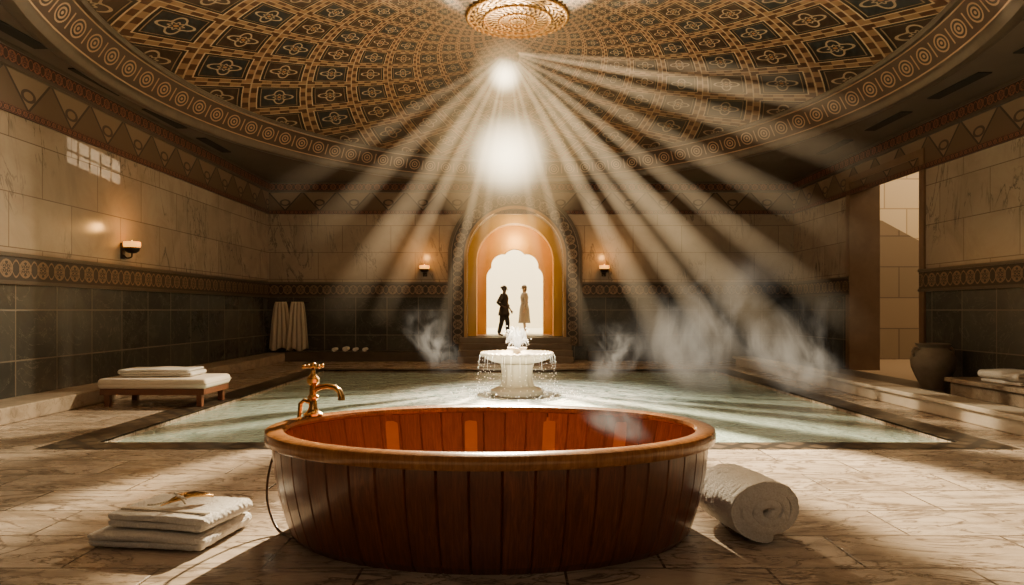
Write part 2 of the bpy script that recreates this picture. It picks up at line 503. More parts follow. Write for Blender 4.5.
st(MB().box(XL-.3, XL, -2.5, YB+.3, 0, ZC).build('wall_left', M['wall_y'], smooth=False), 'left wall, beige marble above dark marble tiles', 'wall')
Y0, Y1, ZO = 15.4, 18.6, 4.97
st(MB().poly([(-2.5, 0), (Y0, 0), (Y0, ZO), (Y1, ZO), (Y1, 0), (YB+.3, 0), (YB+.3, ZC), (-2.5, ZC)], [], XR, XR+.74, lambda a, b_, t: (t, a, b_)).build('wall_right', M['wall_y'], smooth=False), 'right wall with a tall doorway to the courtyard', 'wall')
def arch(cx, r, zs, zb, n=32):
    return [(cx-r, zb)]+[(cx-r*math.cos(PI*i/n), zs+r*math.sin(PI*i/n)) for i in range(n+1)]+[(cx+r, zb)]
ZF = .736
st(MB().poly([(XL, 0), (XR, 0), (XR, ZC), (XL, ZC)], [arch(AX, 1.54, 3.3, ZF)], YB, YB+.6, lambda a, b_, t: (a, t, b_)).build('wall_back', M['wall_x'], smooth=False), 'back wall pierced by the tall round arch', 'wall')

DC = (.1, 13.0); DA, DB = 7.25, 9.1
ell = [(DC[0]+DA*math.cos(2*PI*i/96), DC[1]+DB*math.sin(2*PI*i/96)) for i in range(96)]
ceil = st(MB().poly([(XL-.3, -2.5), (XR+.7, -2.5), (XR+.7, YB+.3), (XL-.3, YB+.3)], [ell], ZC, ZC+.25, lambda a, b_, t: (a, b_, t)).build('ceiling', M['ceil'], smooth=False), 'flat brown ceiling around the mosaic dome', 'ceiling')
MB().lathe([(.22, .0), (.22, -.07), (.12, -.12), (0, -.12), (-.06, -.04), (-.06, .06)], (DC[0], DC[1], ZC), 128, DA, DB, offs=True).build('dome_moulding', M['darkstone'], ceil)
MB().lathe([(-.05, .04), (-.35, .52)], (DC[0], DC[1], ZC), 160, DA, DB, usc=92, offs=True).build('dome_band', M['ringband'], ceil)
MB().lathe([(-.34, .50), (-.44, .48), (-.47, .54), (-.44, .62), (-.36, .60)], (DC[0], DC[1], ZC), 128, DA, DB, offs=True).build('dome_bead', M['darkstone'], ceil)
V = []; UV = []; Fc = []; nr, na = 40, 160
da, db = DA-.40, DB-.40
def dz(r): return ZC+.55+.82*(1-r*r)
for j in range(nr+1):
    r = .02+.98*j/nr
    for k in range(na+1):
        a = 2*PI*k/na
        V.append((DC[0]+da*r*math.cos(a), DC[1]+db*r*math.sin(a), dz(r))); UV.append((k/na, r))
for j in range(nr):
    for k in range(na): Fc.append((j*(na+1)+k, j*(na+1)+k+1, (j+1)*(na+1)+k+1, (j+1)*(na+1)+k))
MB().add(V, Fc, UV).build('dome', M['dome'], ceil)
med = MB()
prof = [(.02, -.10), (.15, -.10), (.3, -.09), (.5, -.08), (.68, -.06), (.80, -.05), (.92, -.02), (.95, .1)]
med.lathe(prof, (DC[0], DC[1], dz(0)-.02), 72, usc=1)
mo = med.build('medallion', M['filigree'], ceil)
for R_, cnt_, br, dz_ in ((.92, 44, .05, .02), (.62, 32, .04, .07), (.33, 20, .035, .09), (.15, 12, .03, .10)):
    MB().beadring(R_, dz(0)-.02-dz_, br, cnt_, (DC[0], DC[1], 0)).build('bead_ring', M['gold'], mo)
for (x_, y_) in ((-7.35, 10.2), (-7.4, 12.6), (-7.42, 15.0), (-7.4, 17.4), (8.1, 10.4), (8.15, 12.8), (8.15, 15.2), (8.1, 17.6)):
    MB().box(x_-.12, x_+.12, y_-.75, y_+.75, ZC-.02, ZC+.005, .004).build('vent_slot', M['slot'], ceil, smooth=False)

cnt = [1]
def strip(p0, p1, z0, z1, nrm, th, m, cell, label, rails=True, railm=None):
    cnt[0] += 1
    p0 = Vector((p0[0], p0[1])); p1 = Vector((p1[0], p1[1])); n2 = Vector(nrm); L = (p1-p0).length
    mb = MB(); a = p0+n2*th; c = p1+n2*th
    u = L/cell
    mb.add([(a.x, a.y, z0), (c.x, c.y, z0), (c.x, c.y, z1), (a.x, a.y, z1)], [(0, 1, 2, 3)], [(0, 0), (u, 0), (u, 1), (0, 1)])
    mb.add([(a.x, a.y, z0), (c.x, c.y, z0), (p1.x, p1.y, z0), (p0.x, p0.y, z0)], [(0, 1, 2, 3)])
    mb.add([(a.x, a.y, z1), (c.x, c.y, z1), (p1.x, p1.y, z1), (p0.x, p0.y, z1)], [(0, 1, 2, 3)])
    mb.add([(a.x, a.y, z0), (a.x, a.y, z1), (p0.x, p0.y, z1), (p0.x, p0.y, z0)], [(0, 1, 2, 3)])
    mb.add([(c.x, c.y, z0), (c.x, c.y, z1), (p1.x, p1.y, z1), (p1.x, p1.y, z0)], [(0, 1, 2, 3)])
    o = st(mb.build('trim_%d' % cnt[0], m, smooth=False), label, 'trim')
    if rails:
        for zz in (z0, z1):
            lo = [min(p0.x, p1.x, (p0+n2*(th+.03)).x), max(p0.x, p1.x, (p0+n2*(th+.03)).x)]
            ly = [min(p0.y, p1.y, (p0+n2*(th+.03)).y), max(p0.y, p1.y, (p0+n2*(th+.03)).y)]
            MB().box(lo[0], lo[1], ly[0], ly[1], zz-.03, zz+.03).build('rail', railm or M['darkstone'], o, smooth=False)
    return o
runs = [((XL, -2.5), (XL, YB), (1, 0), 'left wall'), ((XL, YB), (AX-2.08, YB), (0, -1), 'back wall left of the arch'), ((AX+2.08, YB), (XR, YB), (0, -1), 'back wall right of the arch'),
        ((XR, -2.5), (XR, Y0), (-1, 0), 'right wall before the doorway'), ((XR, Y1), (XR, YB), (-1, 0), 'right wall beyond the doorway')]
for a, c, n2, lab in runs:
    strip(a, c, 2.03, 2.46, n2, .05, M['orn'], .42, 'carved dark scrollwork band on the '+lab)
for a, c, n2, lab in [runs[0], ((XL, YB), (XR, YB), (0, -1), 'back wall'), ((XR, -2.5), (XR, YB), (-1, 0), 'right wall')]:
    strip(a, c, 4.78, 5.38, n2, .03, M['frieze'], 1.1, 'tan triangle frieze below the cornice on the '+lab, False)
    strip(a, c, 5.38, 5.66, n2, .09, M['orn_red'], .28, 'narrow red ornament cornice on the '+lab, True)
    strip(a, c, 4.66, 4.78, n2, .05, M['orn_red'], .14, 'thin red ornament line under the frieze on the '+lab, False)
st(MB().box(XL, XL+.75, -2.5, YB, 0, .24, .02).build('baseboard_left', M['stone'], smooth=False), 'low pale stone ledge along the left wall', 'ledge')
st(MB().box(XL+.75, -2.2, YB-.7, YB, 0, .3, .02).build('baseboard_back', M['darkstone'], smooth=False), 'low dark stone ledge along the back wall', 'ledge')
st(MB().box(2.4, XR, YB-.35, YB, 0, .3, .02).build('baseboard_back_right', M['darkstone'], smooth=False), 'low dark stone ledge right of the arch steps', 'ledge')
k = MB().box(6.45, 6.85, 2.2, 20.2, 0, .2, .02).box(6.38, 6.92, 2.15, 20.25, .2, .27, .02)
st(k.build('pool_kerb', M['marble'], smooth=False), 'white marble kerb running beside the right walkway', 'kerb')
st(MB().box(6.92, XR, 2.2, 22.0, 0, .02).build('walkway', M['darkstone'], smooth=False), 'polished dark walkway along the right wall', 'floor')
st(MB().box(8.2, XR, 8.0, 13.1, .02, .26, .015).box(8.12, XR, 7.95, 13.16, .26, .34, .015).build('wall_ledge', M['stone'], smooth=False), 'low stone seat against the right wall', 'ledge')

def band(r0, r1, y, cell, name, m, depth=.1, zb=.45, zs=3.3):
    n = 40; L = 0
    path = [((-1, 0), zb+(zs-zb)*i/12) for i in range(13)]+[((-math.cos(PI*i/n), math.sin(PI*i/n)), zs) for i in range(1, n)]+[((1, 0), zs-(zs-zb)*i/12) for i in range(13)]
    V = []; UV = []; prev = None
    for (d, z) in path:
        pin = Vector((AX+d[0]*r0, z+d[1]*r0)); pout = Vector((AX+d[0]*r1, z+d[1]*r1)); mid = (pin+pout)/2
        if prev is not None: L += (mid-prev).length
        prev = mid
        V += [(pin.x, y, pin.y), (pin.x, y-depth, pin.y), (pout.x, y-depth, pout.y), (pout.x, y, pout.y)]
        UV += [(L/cell, 0), (L/cell, 0), (L/cell, 1), (L/cell, 1)]
    K = len(path)
    Fc = [(i*4+j, i*4+j+1, i*4+5+j, i*4+4+j) for i in range(K-1) for j in range(3)]+[(0, 1, 2, 3), (K*4-4, K*4-3, K*4-2, K*4-1)]
    return MB().add(V, Fc, UV).build(name, m, smooth=False)
ab_ = st(band(1.60, 2.06, YB, .46, 'trim_30', M['orn_arch']), 'carved band framing the round arch', 'trim')
band(2.04, 2.14, YB, .46, 'rail', M['darkstone'], .14).parent = ab_
band(1.53, 1.62, YB, .46, 'rail', M['gold'], .13).parent = ab_

st(MB().poly([(AX-2.4, ZF-.2), (AX+2.4, ZF-.2), (AX+2.4, 5.6), (AX-2.4, 5.6)], [arch(AX, 1.28, 3.2, ZF)], 23.2, 23.8, lambda a, b_, t: (a, t, b_)).build('wall_arch_middle', M['orange'], smooth=False), 'orange stepped reveal inside the arch', 'wall')
cs_ = [(.58*math.cos(PI*i/4), .58*math.sin(PI*i/4), .42) for i in range(5)]
tre = [(AX-1.0, ZF)]
for i in range(0, 65):
    ph = PI-PI*i/64; d = Vector((math.cos(ph), math.sin(ph))); best = 0
    for (cx_, cz_, rr_) in cs_:
        c_ = Vector((cx_, cz_)); bq = d.dot(c_); disc_ = bq*bq-(c_.dot(c_)-rr_*rr_)
        if disc_ >= 0: best = max(best, bq+math.sqrt(disc_))
    tre.append((AX+d.x*best, 2.75+d.y*best))
tre.append((AX+1.0, ZF))
st(MB().poly([(AX-2.6, ZF-.2), (AX+2.6, ZF-.2), (AX+2.6, 5.6), (AX-2.6, 5.6)], [tre], 24.6, 25.0, lambda a, b_, t: (a, t, b_)).build('wall_arch_inner', M['orange'], smooth=False), 'glowing orange wall with a scalloped doorway', 'wall')
st(MB().box(AX-1.6, AX+1.6, 22.4, 25.0, ZF-.2, ZF).build('floor_vestibule', M['stone'], smooth=False), 'stone floor inside the arch', 'floor')
for sx in (-1, 1):
    st(MB().box(*(sorted((AX+sx*1.37, AX+sx*2.3))), 23.8, 24.6, ZF, 5.4).build('wall_vestibule', M['orange'], smooth=False), 'orange side wall inside the arch', 'wall')
st(MB().box(-8, 8, 25.0, 34, ZF-.2, ZF).build('floor_terrace', M['white'], smooth=False), 'sunlit white terrace beyond the arch', 'floor')
st(MB().box(-8, 8, 34, 34.3, ZF, 9).build('wall_terrace', M['white'], smooth=False), 'bright white wall beyond the arch', 'wall')
sp = MB()
for i in range(4):
    y0 = YB-.06-.34*(4-i)
    sp.box(AX-1.75, AX+1.75, y0, YB, ZF*i/4, ZF*(i+1)/4, .012)
st(sp.build('arch_steps', M['stepstone'], smooth=False), 'four broad stone steps rising to the arch', 'steps')

st(MB().box(XR, 22, 8, 23.6, -.2, 0).build('floor_courtyard', M['court'], smooth=False), 'sandy stone courtyard floor', 'floor')
st(MB().box(9.8, 22, 23.5, 23.9, 0, 8).build('wall_courtyard', M['court'], smooth=False), 'sunlit courtyard wall', 'wall')
st(MB().poly([(9.8, 0), (20, 0), (20, 3.0), (13.2, 3.85), (12.0, 4.5), (9.8, 4.7)], [], 22.7, 23.0, lambda a, b_, t: (a, t, b_)).build('wall_courtyard_shadow', M['court_shade'], smooth=False), 'shadow on the courtyard wall, shaped as a darker low wall', 'wall')  # added low wall, its dark stone stands in for a cast shadow
df = MB().box(XR-.05, XR+.0, Y0-.18, Y0, 0, ZO+.16).box(XR-.05, XR+.76, Y1-.03, Y1+.0, 0.0, ZO).box(XR-.05, XR, Y1, Y1+.18, 0, ZO+.16).box(XR-.05, XR, Y0, Y1, ZO, ZO+.16)
st(df.build('door_1', M['brownstone'], smooth=False), 'plain brown stone frame of the tall right doorway', 'door frame')

# ------------------------------------------------------------------ tub
TC = (-.155, 5.15); TA, TB, TH = 1.575, 1.06, .715
tub = thing('bathtub', 'large oval bathtub of reddish cedar staves in the foreground', 'bathtub', (TC[0], TC[1], 0))
NS = 50
pts_ = []
for k in range(NS):
    for q, t in enumerate((0.0, .05, .35, .65, .95)):
        pts_.append((2*PI*(k+t)/NS, -.014 if q == 0 else 0, k+t))
pts_.append((2*PI, -.014, NS-.0001))
n = len(pts_)-1; n1 = n+1
prof = [(-.17, 0), (-.125, .05), (-.09, .15), (-.05, .30), (-.02, .45), (-.004, .60), (0, TH)]
V = []; UV = []; Fc = []
for (o_, z_) in prof:
    for (a, g, u_) in pts_:
        V.append(((TA+o_+g)*math.cos(a), (TB+o_*.8+g)*math.sin(a), z_)); UV.append((u_, z_*2))
for j in range(len(prof)-1):
    for k_ in range(n): Fc.append((j*n1+k_, j*n1+k_+1, (j+1)*n1+k_+1, (j+1)*n1+k_))
MB().add(V, Fc, UV).build('outer_staves', M['tub_out'], tub, angle=15)
V = []; UV = []; Fc = []
prof = [(-.26, .10), (-.19, .25), (-.12, .45), (-.08, .62), (-.06, TH)]
for (o_, z_) in prof:
    for (a, g, u_) in pts_:
        V.append(((TA+o_-g)*math.cos(a), (TB+o_*.8-g)*math.sin(a), z_)); UV.append((u_*.5, z_*2))
for j in range(len(prof)-1):
    for k_ in range(n): Fc.append((j*n1+k_, j*n1+k_+1, (j+1)*n1+k_+1, (j+1)*n1+k_))
MB().add(V, Fc, UV).build('inner_staves', M['tub_in'], tub, angle=15)
V = [(0, 0, .11)]; UV = [(0, 0)]
for k_ in range(64): a = 2*PI*k_/64; V.append(((TA-.25)*math.cos(a), (TB-.19)*math.sin(a), .11)); UV.append(((V[-1][1])*7+20, V[-1][0]))
MB().add(V, [(0, 1+k_, 1+(k_+1) % 64) for k_ in range(64)], UV).add([(x_*.9, y_*.9, .01) for x_, y_, z_ in V], [(0, 1+k_, 1+(k_+1) % 64) for k_ in range(64)], UV).build('bottom', M['tub_in'], tub)
rp = [(-.085, TH), (-.092, TH+.018), (-.08, TH+.038), (-.045, TH+.046), (.02, TH+.046), (.044, TH+.036), (.050, TH+.014), (.048, TH-.036), (.040, TH-.050), (0, TH-.050), (-.02, TH-.03), (-.085, TH)]
MB().lathe(rp, (0, 0, 0), 128, TA, TB, usc=14, offs=True).build('rim', M['tub_rim'], tub)
for a in (math.radians(98), math.radians(71), math.radians(126), math.radians(44)):
    o = Vector(((TA-.125)*math.cos(a), (TB-.10)*math.sin(a), .42))
    nv = Vector((math.cos(a)/TA, math.sin(a)/TB, 0)).normalized(); ang = math.atan2(nv.y, nv.x)
    R_ = Matrix.Rotation(ang, 3, 'Z') @ Matrix.Rotation(math.radians(14), 3, 'Y')
    MB().box(o.x-.018, o.x+.018, o.y-.055, o.y+.055, .14, .67, .006, R_).build('batten', M['batten'], tub, smooth=False)

# ------------------------------------------------------------------ faucet + hose
fa_ = math.radians(156)
fx, fy = TC[0]+(TA-.01)*math.cos(fa_), TC[1]+(TB-.01)*math.sin(fa_)
fz = TH+.047
fau = thing('faucet', 'antique brass tap with cross handle on the tub rim', 'tap', (fx, fy, fz))
MB().lathe([(.0, 0), (.075, 0), (.075, .015), (.05, .03), (.035, .06), (.03, .12), (.045, .135), (.045, .15), (.03, .165), (.028, .24), (.048, .26), (.05, .29), (.035, .31), (.02, .33), (.016, .37), (0, .37)], n=28).build('body', M['brass'], fau)
MB().tube([(0, 0, .2), (.06, -.01, .225), (.12, -.02, .235), (.18, -.03, .225), (.22, -.037, .195), (.235, -.04, .15), (.235, -.04, .125)], [.024, .022, .02, .02, .022, .026, .03], 14).build('spout', M['brass'], fau)
hb = MB()
for k_ in range(4):
    a = PI/4+k_*PI/2; c_ = (math.cos(a), math.sin(a))
    hb.tube([(0, 0, .385), (c_[0]*.07, c_[1]*.07, .39)], [.012, .009], 8).ball((c_[0]*.08, c_[1]*.08, .39), .017, n=8)
hb.ball((0, 0, .395), .026, n=10)
hb.build('handle', M['brass'], fau)
MB().tube([(-.02, 0, .10), (-.07, .0, .12), (-.10, 0, .09), (-.105, 0, .03), (-.11, -.01, -.03)], [.018, .018, .02, .018, .016], 12).build('side_outlet', M['brass'], fau)
hp_ = [(fx-.11, fy-.01, fz-.035), (fx-.17, fy-.06, fz-.10), (fx-.22, fy-.20, .55), (fx-.24, fy-.32, .38), (fx-.22, fy-.42, .22), (fx-.16, fy-.50, .10), (fx-.08, fy-.58, .025), (fx+.0, fy-.64, .012), (fx+.06, fy-.68, .012)]
def smoothp(P, k=6):
    P = [Vector(p) for p in P]; out = []
    for i in range(len(P)-1):
        p0, p1, p2, p3 = P[max(i-1, 0)], P[i], P[i+1], P[min(i+2, len(P)-1)]
        for j in range(k):
            t = j/k
            out.append(.5*((2*p1)+(p2-p0)*t+(2*p0-5*p1+4*p2-p3)*t*t+(3*p1-p0-3*p2+p3)*t**3))
    return out+[P[-1]]
tag(MB().tube(smoothp(hp_), .010, 10).build('hose', M['hose']), 'thin brown hose hanging down the left side of the tub', 'hose')

# ------------------------------------------------------------------ towels
tex = bpy.data.textures.new('terry', 'CLOUDS'); tex.noise_scale = .03; tex.noise_depth = 1
def fluff(o, lv=2, k_=.012):
    s_ = o.modifiers.new('s', 'SUBSURF'); s_.levels = lv; s_.render_levels = lv
    d_ = o.modifiers.new('d', 'DISPLACE'); d_.texture = tex; d_.strength = k_; d_.mid_level = .5; d_.texture_coords = 'LOCAL'
def folded_path(w_, layers, th):
    P = []; g = th*1.04; r = g/2
    for l in range(layers):
        z = th/2+l*g; xs = [-w_/2+w_*i/14 for i in range(15)]
        if l % 2: xs = xs[::-1]
        P += [(x_, z+.004*math.sin(x_*9+l)) for x_ in xs]
        if l < layers-1:
            e = w_/2 if l % 2 == 0 else -w_/2; sgn = 1 if l % 2 == 0 else -1
            P += [(e+sgn*r*math.sin(PI*q/6), z+r-r*math.cos(PI*q/6)) for q in range(1, 6)]
    return P
def folded_towel(w_, d_, layers, th, loc, rz, label, group=None, seed=0, hem=True, mt='towel', big=False):
    t = thing('folded_towel', label, 'towel', loc, rz, group)
    o = MB().sweep(folded_path(w_, layers, th), th*.95, d_, 22, .016, seed).build('towel_cloth', M[mt], t, angle=70)
    if big: fluff(o, 2, .009)
    else:
        s_ = o.modifiers.new('s', 'SUBSURF'); s_.levels = 1; s_.render_levels = 1
    if hem:
        zt = th*1.04*layers
        MB().box(-w_/2+.04, w_/2-.02, -d_/2+.10, -d_/2+.15, zt-.012, zt+.008, .005).build('hem_band', M['hem'], t)
    return t
tw = -2.42
folded_towel(.80, .62, 2, .046, (tw, 4.96, .010), math.radians(-8), 'lower folded white towel of the pair left of the tub', seed=1, hem=False, big=True)
folded_towel(.73, .56, 2, .046, (tw+.04, 5.00, .115), math.radians(-12), 'upper folded white towel of the pair left of the tub', seed=4, big=True)
lf = thing('leaf_clasp', 'golden leaf ornament tied with cord on the folded towels', 'ornament', (tw+.12, 5.02, .221), math.radians(35))
V = []; Fc = []; nl = 12
for i in range(nl+1):
    t_ = i/nl; wd = .065*math.sin(PI*min(t_*.95+.03, 1))**.8
    for q in (-1, -.5, 0, .5, 1): V.append((-.15+.30*t_, wd*q, .012+.026*math.sin(PI*t_)+.018*abs(q)))
for i in range(nl):
    for q in range(4): Fc.append((i*5+q, i*5+q+1, i*5+6+q, i*5+5+q))
o = MB().add(V, Fc).build('leaf', M['brass'], lf); s_ = o.modifiers.new('s', 'SOLIDIFY'); s_.thickness = .008
MB().tube([(-.20, 0, .008), (-.15, 0, .02), (0, 0, .044), (.15, 0, .022)], [.006, .008, .008, .004], 8).build('stem', M['brass'], lf)
MB().tube(smoothp([(-.05, -.06, .01), (-.07, 0, .045), (-.05, .07, .01), (-.14, .10, .006), (-.22, .06, .006), (-.27, .08, .006)]), .006, 8).build('cord', M['hem'], lf)
bw = MB()
for s2 in (-1, 1): bw.tube(smoothp([(-.06, 0, .045), (-.10, s2*.04, .07), (-.05, s2*.08, .05), (-.05, s2*.03, .045), (-.06, 0, .045)]), .007, 8)
bw.build('bow', M['hem'], lf)

def roll_towel(Lr, R_, loc, rz, label, turns=3.4, sq=.86, group=None, name='rolled_towel', big=False):
    t = thing(name, label, 'towel', loc, rz, group)
    th = R_/(turns+.35); P = []; n_ = int(turns*26)
    ph = -PI/2+.15-turns*2*PI
    for i in range(n_+1):
        a = turns*2*PI*i/n_; r = th*.3+(R_-th*.8)*i/n_
        P.append((r*math.cos(a+ph)*1.08, R_*sq+r*math.sin(a+ph)*sq))
    zmin = min(p[1] for p in P)-th/2
    P = [(p[0], p[1]-zmin+(.008 if big else .002)) for p in P]
    o = MB().sweep(P, th*(.84 if big else .93), Lr, 20, .014, 3, .9 if big else 0).build('towel_cloth', M['towel'], t, angle=70)
    if big: fluff(o, 2, .012)
    return t
roll_towel(.66, .28, (1.69, 5.04, 0), math.radians(10), 'thick rolled white towel on the floor right of the tub', 3.1, .80, big=True)

# ------------------------------------------------------------------ daybed left
bed = thing('daybed', 'low wooden daybed with white mattress beside the pool', 'daybed', (-5.92, 12.0, 0), math.radians(0))
fr = MB().box(-.86, .86, -.5, -.44, .2, .3, .01).box(-.86, .86, .44, .5, .2, .3, .01).box(-.86, -.80, -.44, .44, .2, .3, .01).box(.80, .86, -.44, .44, .2, .3, .01)
for i in range(7): fr.box(-.74+i*.23, -.64+i*.23, -.45, .45, .26, .29)
fr.build('frame', M['bwood'], bed, smooth=False)
for sx in (-1, 1):
    for sy in (-1, 1):
        MB().box(sx*.76-.045, sx*.76+.045, sy*.42-.045, sy*.42+.045, .004, .21, .008).build('leg', M['bwood'], bed, smooth=False)
mt_ = MB().box(-.9, .9, -.52, .52, .30, .47, .06).build('mattress', M['linen'], bed)
MB().box(-.905, .905, -.525, .525, .378, .392, .003).build('piping', M['hem'], mt_)
folded_towel(1.15, .66, 3, .04, (-6.0, 12.05, .482), math.radians(3), 'folded white towel laid on the daybed mattress', seed=9, hem=False)
folded_towel(.62, .9, 3, .07, (8.58, 11.9, .350), math.radians(4), 'folded white towel on the low stone seat by the right wall', seed=12, hem=False)
vs = thing('vase', 'large weathered clay jar with two handles beside the right doorway', 'jar', (8.48, 14.1, .02))
MB().lathe([(0, .01), (.2, 0), (.22, .04), (.3, .2), (.39, .42), (.41, .58), (.36, .72), (.27, .79), (.25, .83), (.3, .87), (.32, .90), (.29, .91), (.23, .86), (.22, .8), (.3, .7), (.33, .5), (.2, .1), (0, .08)], n=40, mod=lambda a, z: 1+.006*math.cos(a*20) if .1 < z < .75 else 1).build('body', M['clay'], vs)
for s2 in (-1, 1):
    MB().tube(smoothp([(s2*.27, 0, .80), (s2*.36, 0, .82), (s2*.41, 0, .74), (s2*.38, 0, .64)]), .025, 10).build('handle', M['clay'], vs)

# ------------------------------------------------------------------ fountain
FX, FY = .1, 13.7
ft = thing('fountain', 'round white marble fountain with carved bowl in the pool centre', 'fountain', (FX, FY, -1.2))
fl = lambda a, z: 1+.05*math.cos(a*14)
MB().lathe([(0, 0), (.46, 0), (.46, 1.12), (.52, 1.16), (.52, 1.24), (.44, 1.28), (.36, 1.31)], n=40).build('plinth', M['marble'], ft)
MB().lathe([(.34, 1.31), (.31, 1.35), (.29, 1.42), (.285, 1.54), (.29, 1.66), (.31, 1.71), (.31, 1.75)], n=84, mod=fl).build('pedestal', M['marble'], ft)
MB().lathe([(.26, 1.75), (.46, 1.79), (.62, 1.85), (.67, 1.90), (.69, 1.95), (.67, 1.975), (.63, 1.96), (.5, 1.92), (.3, 1.89), (0, 1.88)], n=48).build('bowl', M['marble'], ft)
MB().beadring(.685, 1.945, .042, 36).build('bead_rim', M['marble'], ft)
MB().lathe([(.12, 1.88), (.12, 1.91), (.08, 1.95), (.07, 1.99), (.14, 2.03), (.20, 2.06), (.19, 2.07), (.1, 2.04), (0, 2.03)], n=32).build('nozzle', M['marble'], ft)
ws = MB()
for k_ in range(34):
    a = 2*PI*k_/34+random.uniform(-.08, .08); r0 = .725; dr = random.uniform(.02, .08); zt = .72; zb_ = -.05
    t1_ = random.uniform(.2, .6)
    P = [(FX+(r0+dr*t_**.6)*math.cos(a), FY+(r0+dr*t_**.6)*math.sin(a), zt-(zt-zb_)*t_**1.7) for t_ in [t1_*q/6 for q in range(7)]]
    ws.tube(P, [.006-.0007*q for q in range(7)], 5)
    for q in range(5):
        t_ = t1_+(1-t1_)*(q+.6)/5
        ws.ball((FX+(r0+dr*t_**.6)*math.cos(a)+random.uniform(-.02,.02), FY+(r0+dr*t_**.6)*math.sin(a), zt-(zt-zb_)*t_**1.7), .006, 1, 1, 1.6, 4)
for k_ in range(60):
    a = random.uniform(0, 2*PI); rr_ = random.uniform(0, .1)
    h_ = random.uniform(.15, .62); o_ = random.uniform(.02, .22)
    P = [(FX+(rr_*.4+o_*t_)*math.cos(a), FY+(rr_*.4+o_*t_)*math.sin(a), .85+h_*4*t_*(1-t_*.9)*.62) for t_ in [q/7 for q in range(8)]]
    ws.tube(P, [.018-.015*q/7 for q in range(8)], 5)
    ws.ball((FX+o_*1.3*math.cos(a), FY+o_*1.3*math.sin(a), .85+h_*.7), .011, n=4)
for k_ in range(180):
    a = random.uniform(0, 2*PI); rr_ = random.uniform(.6, 1.35)
    ws.ball((FX+rr_*math.cos(a), FY+rr_*math.sin(a), -.04+abs(random.gauss(0, .05))), random.uniform(.006, .014), n=4)
tag(ws.build('fountain_spray', M['spray']), 'white water jets and droplets falling from the fountain bowl', 'water', kind='stuff')

# ------------------------------------------------------------------ sconces
def sconce(loc, rz, label, pw=14):
    t = thing('wall_sconce', label, 'wall lamp', loc, rz, 'amber wall sconces')
    MB().box(-.07, .07, -.03, 0, -.18, .14, .01).build('backplate', M['iron'], t)
    MB().tube(smoothp([(0, -.03, -.1), (0, -.1, -.16), (0, -.19, -.14), (0, -.2, -.06)]), .016, 10).build('bracket', M['iron'], t)
    MB().lathe([(0, -.07), (.08, -.06), (.13, -.02), (.15, .03), (.155, .05), (.14, .05), (.11, 0), (0, -.03)], (0, -.2, 0), 28).build('cup', M['iron'], t)
    MB().lathe([(.10, 0), (.145, .05), (.16, .10), (.155, .16), (.14, .10), (.09, .02)], (0, -.2, 0), 28).build('glass_shade', M['amber'], t)
    MB().lathe([(0, .0), (.045, .03), (.055, .08), (.03, .14), (0, .2)], (0, -.2, 0), 16).build('flame', M['flame'], t)
    l = bpy.data.lights.new('sconce_light', 'POINT'); l.energy = pw; l.color = (1, .45, .10); l.shadow_soft_size = .08
    lo = bpy.data.objects.new('sconce_light', l); C.objects.link(lo)
    R_ = Matrix.Rotation(rz, 3, 'Z'); lo.location = Vector(loc)+R_ @ Vector((0, -.50, .46))
sconce((XL, 14.0, 2.8), math.radians(90), 'amber sconce glowing on the left wall above the daybed', 24)
sconce((-2.78, YB, 2.85), 0, 'amber sconce on the back wall left of the arch', 24)
sconce((2.93, YB, 2.85), 0, 'amber sconce on the back wall right of the arch', 24)

# ------------------------------------------------------------------ hanging towels
rail = thing('towel_rail', 'thin dark rail fixed to the back wall near the left corner', 'rail', (-7.05, YB, 1.84))
MB().tube([(-.62, -.12, 0), (.62, -.12, 0)], .018, 10).build('bar', M['iron'], rail)
for sx in (-.55, .55): MB().tube([(sx, 0, 0), (sx, -.12, 0)], .014, 8).build('bracket', M['iron'], rail)
def hang(x0, w0, w1, zb_, seed, label, yo):
    V = []; Fc = []; nu, nv = 40, 20
    for j in range(nv+1):
        t_ = j/nv; w_ = w0+(w1-w0)*t_**.6
        for i in range(nu+1):
            s2 = i/nu-.5
            fy_ = .045*math.sin(s2*26+seed)*(.35+.65*t_)+.02*mn.noise(Vector((s2*8, t_*3, seed)))
            z = 1.86-(1.86-zb_)*t_+.05*math.sin(s2*9+seed)*t_
            V.append((x0+s2*w_, yo+fy_, z))
    for j in range(nv):
        for i in range(nu):
            Fc.append((j*(nu+1)+i, j*(nu+1)+i+1, (j+1)*(nu+1)+i+1, (j+1)*(nu+1)+i))
    o = MB().add(V, Fc).build('hanging_towel', M['linen2']); s_ = o.modifiers.new('s', 'SOLIDIFY'); s_.thickness = .02
    tag(o, label, 'towel')
hang(-7.34, .34, .74, .36, 1, 'left white towel hanging from the rail near the corner', YB-.20)
hang(-6.76, .36, .70, .34, 4, 'right white towel hanging from the rail, nearer the arch', YB-.31)
for i, x_ in enumerate((-5.55, -5.2, -4.9, -4.6)):
    roll_towel(.34, .075 if i != 1 else .095, (x_, YB-.42, .30), math.radians(0), ['small rolled towel on the back ledge, first from the corner', 'plumpest small rolled towel on the back ledge', 'small rolled towel third along the back ledge', 'small rolled towel nearest the arch on the back ledge'][i], 2.2, group='small rolled towels on the back ledge')

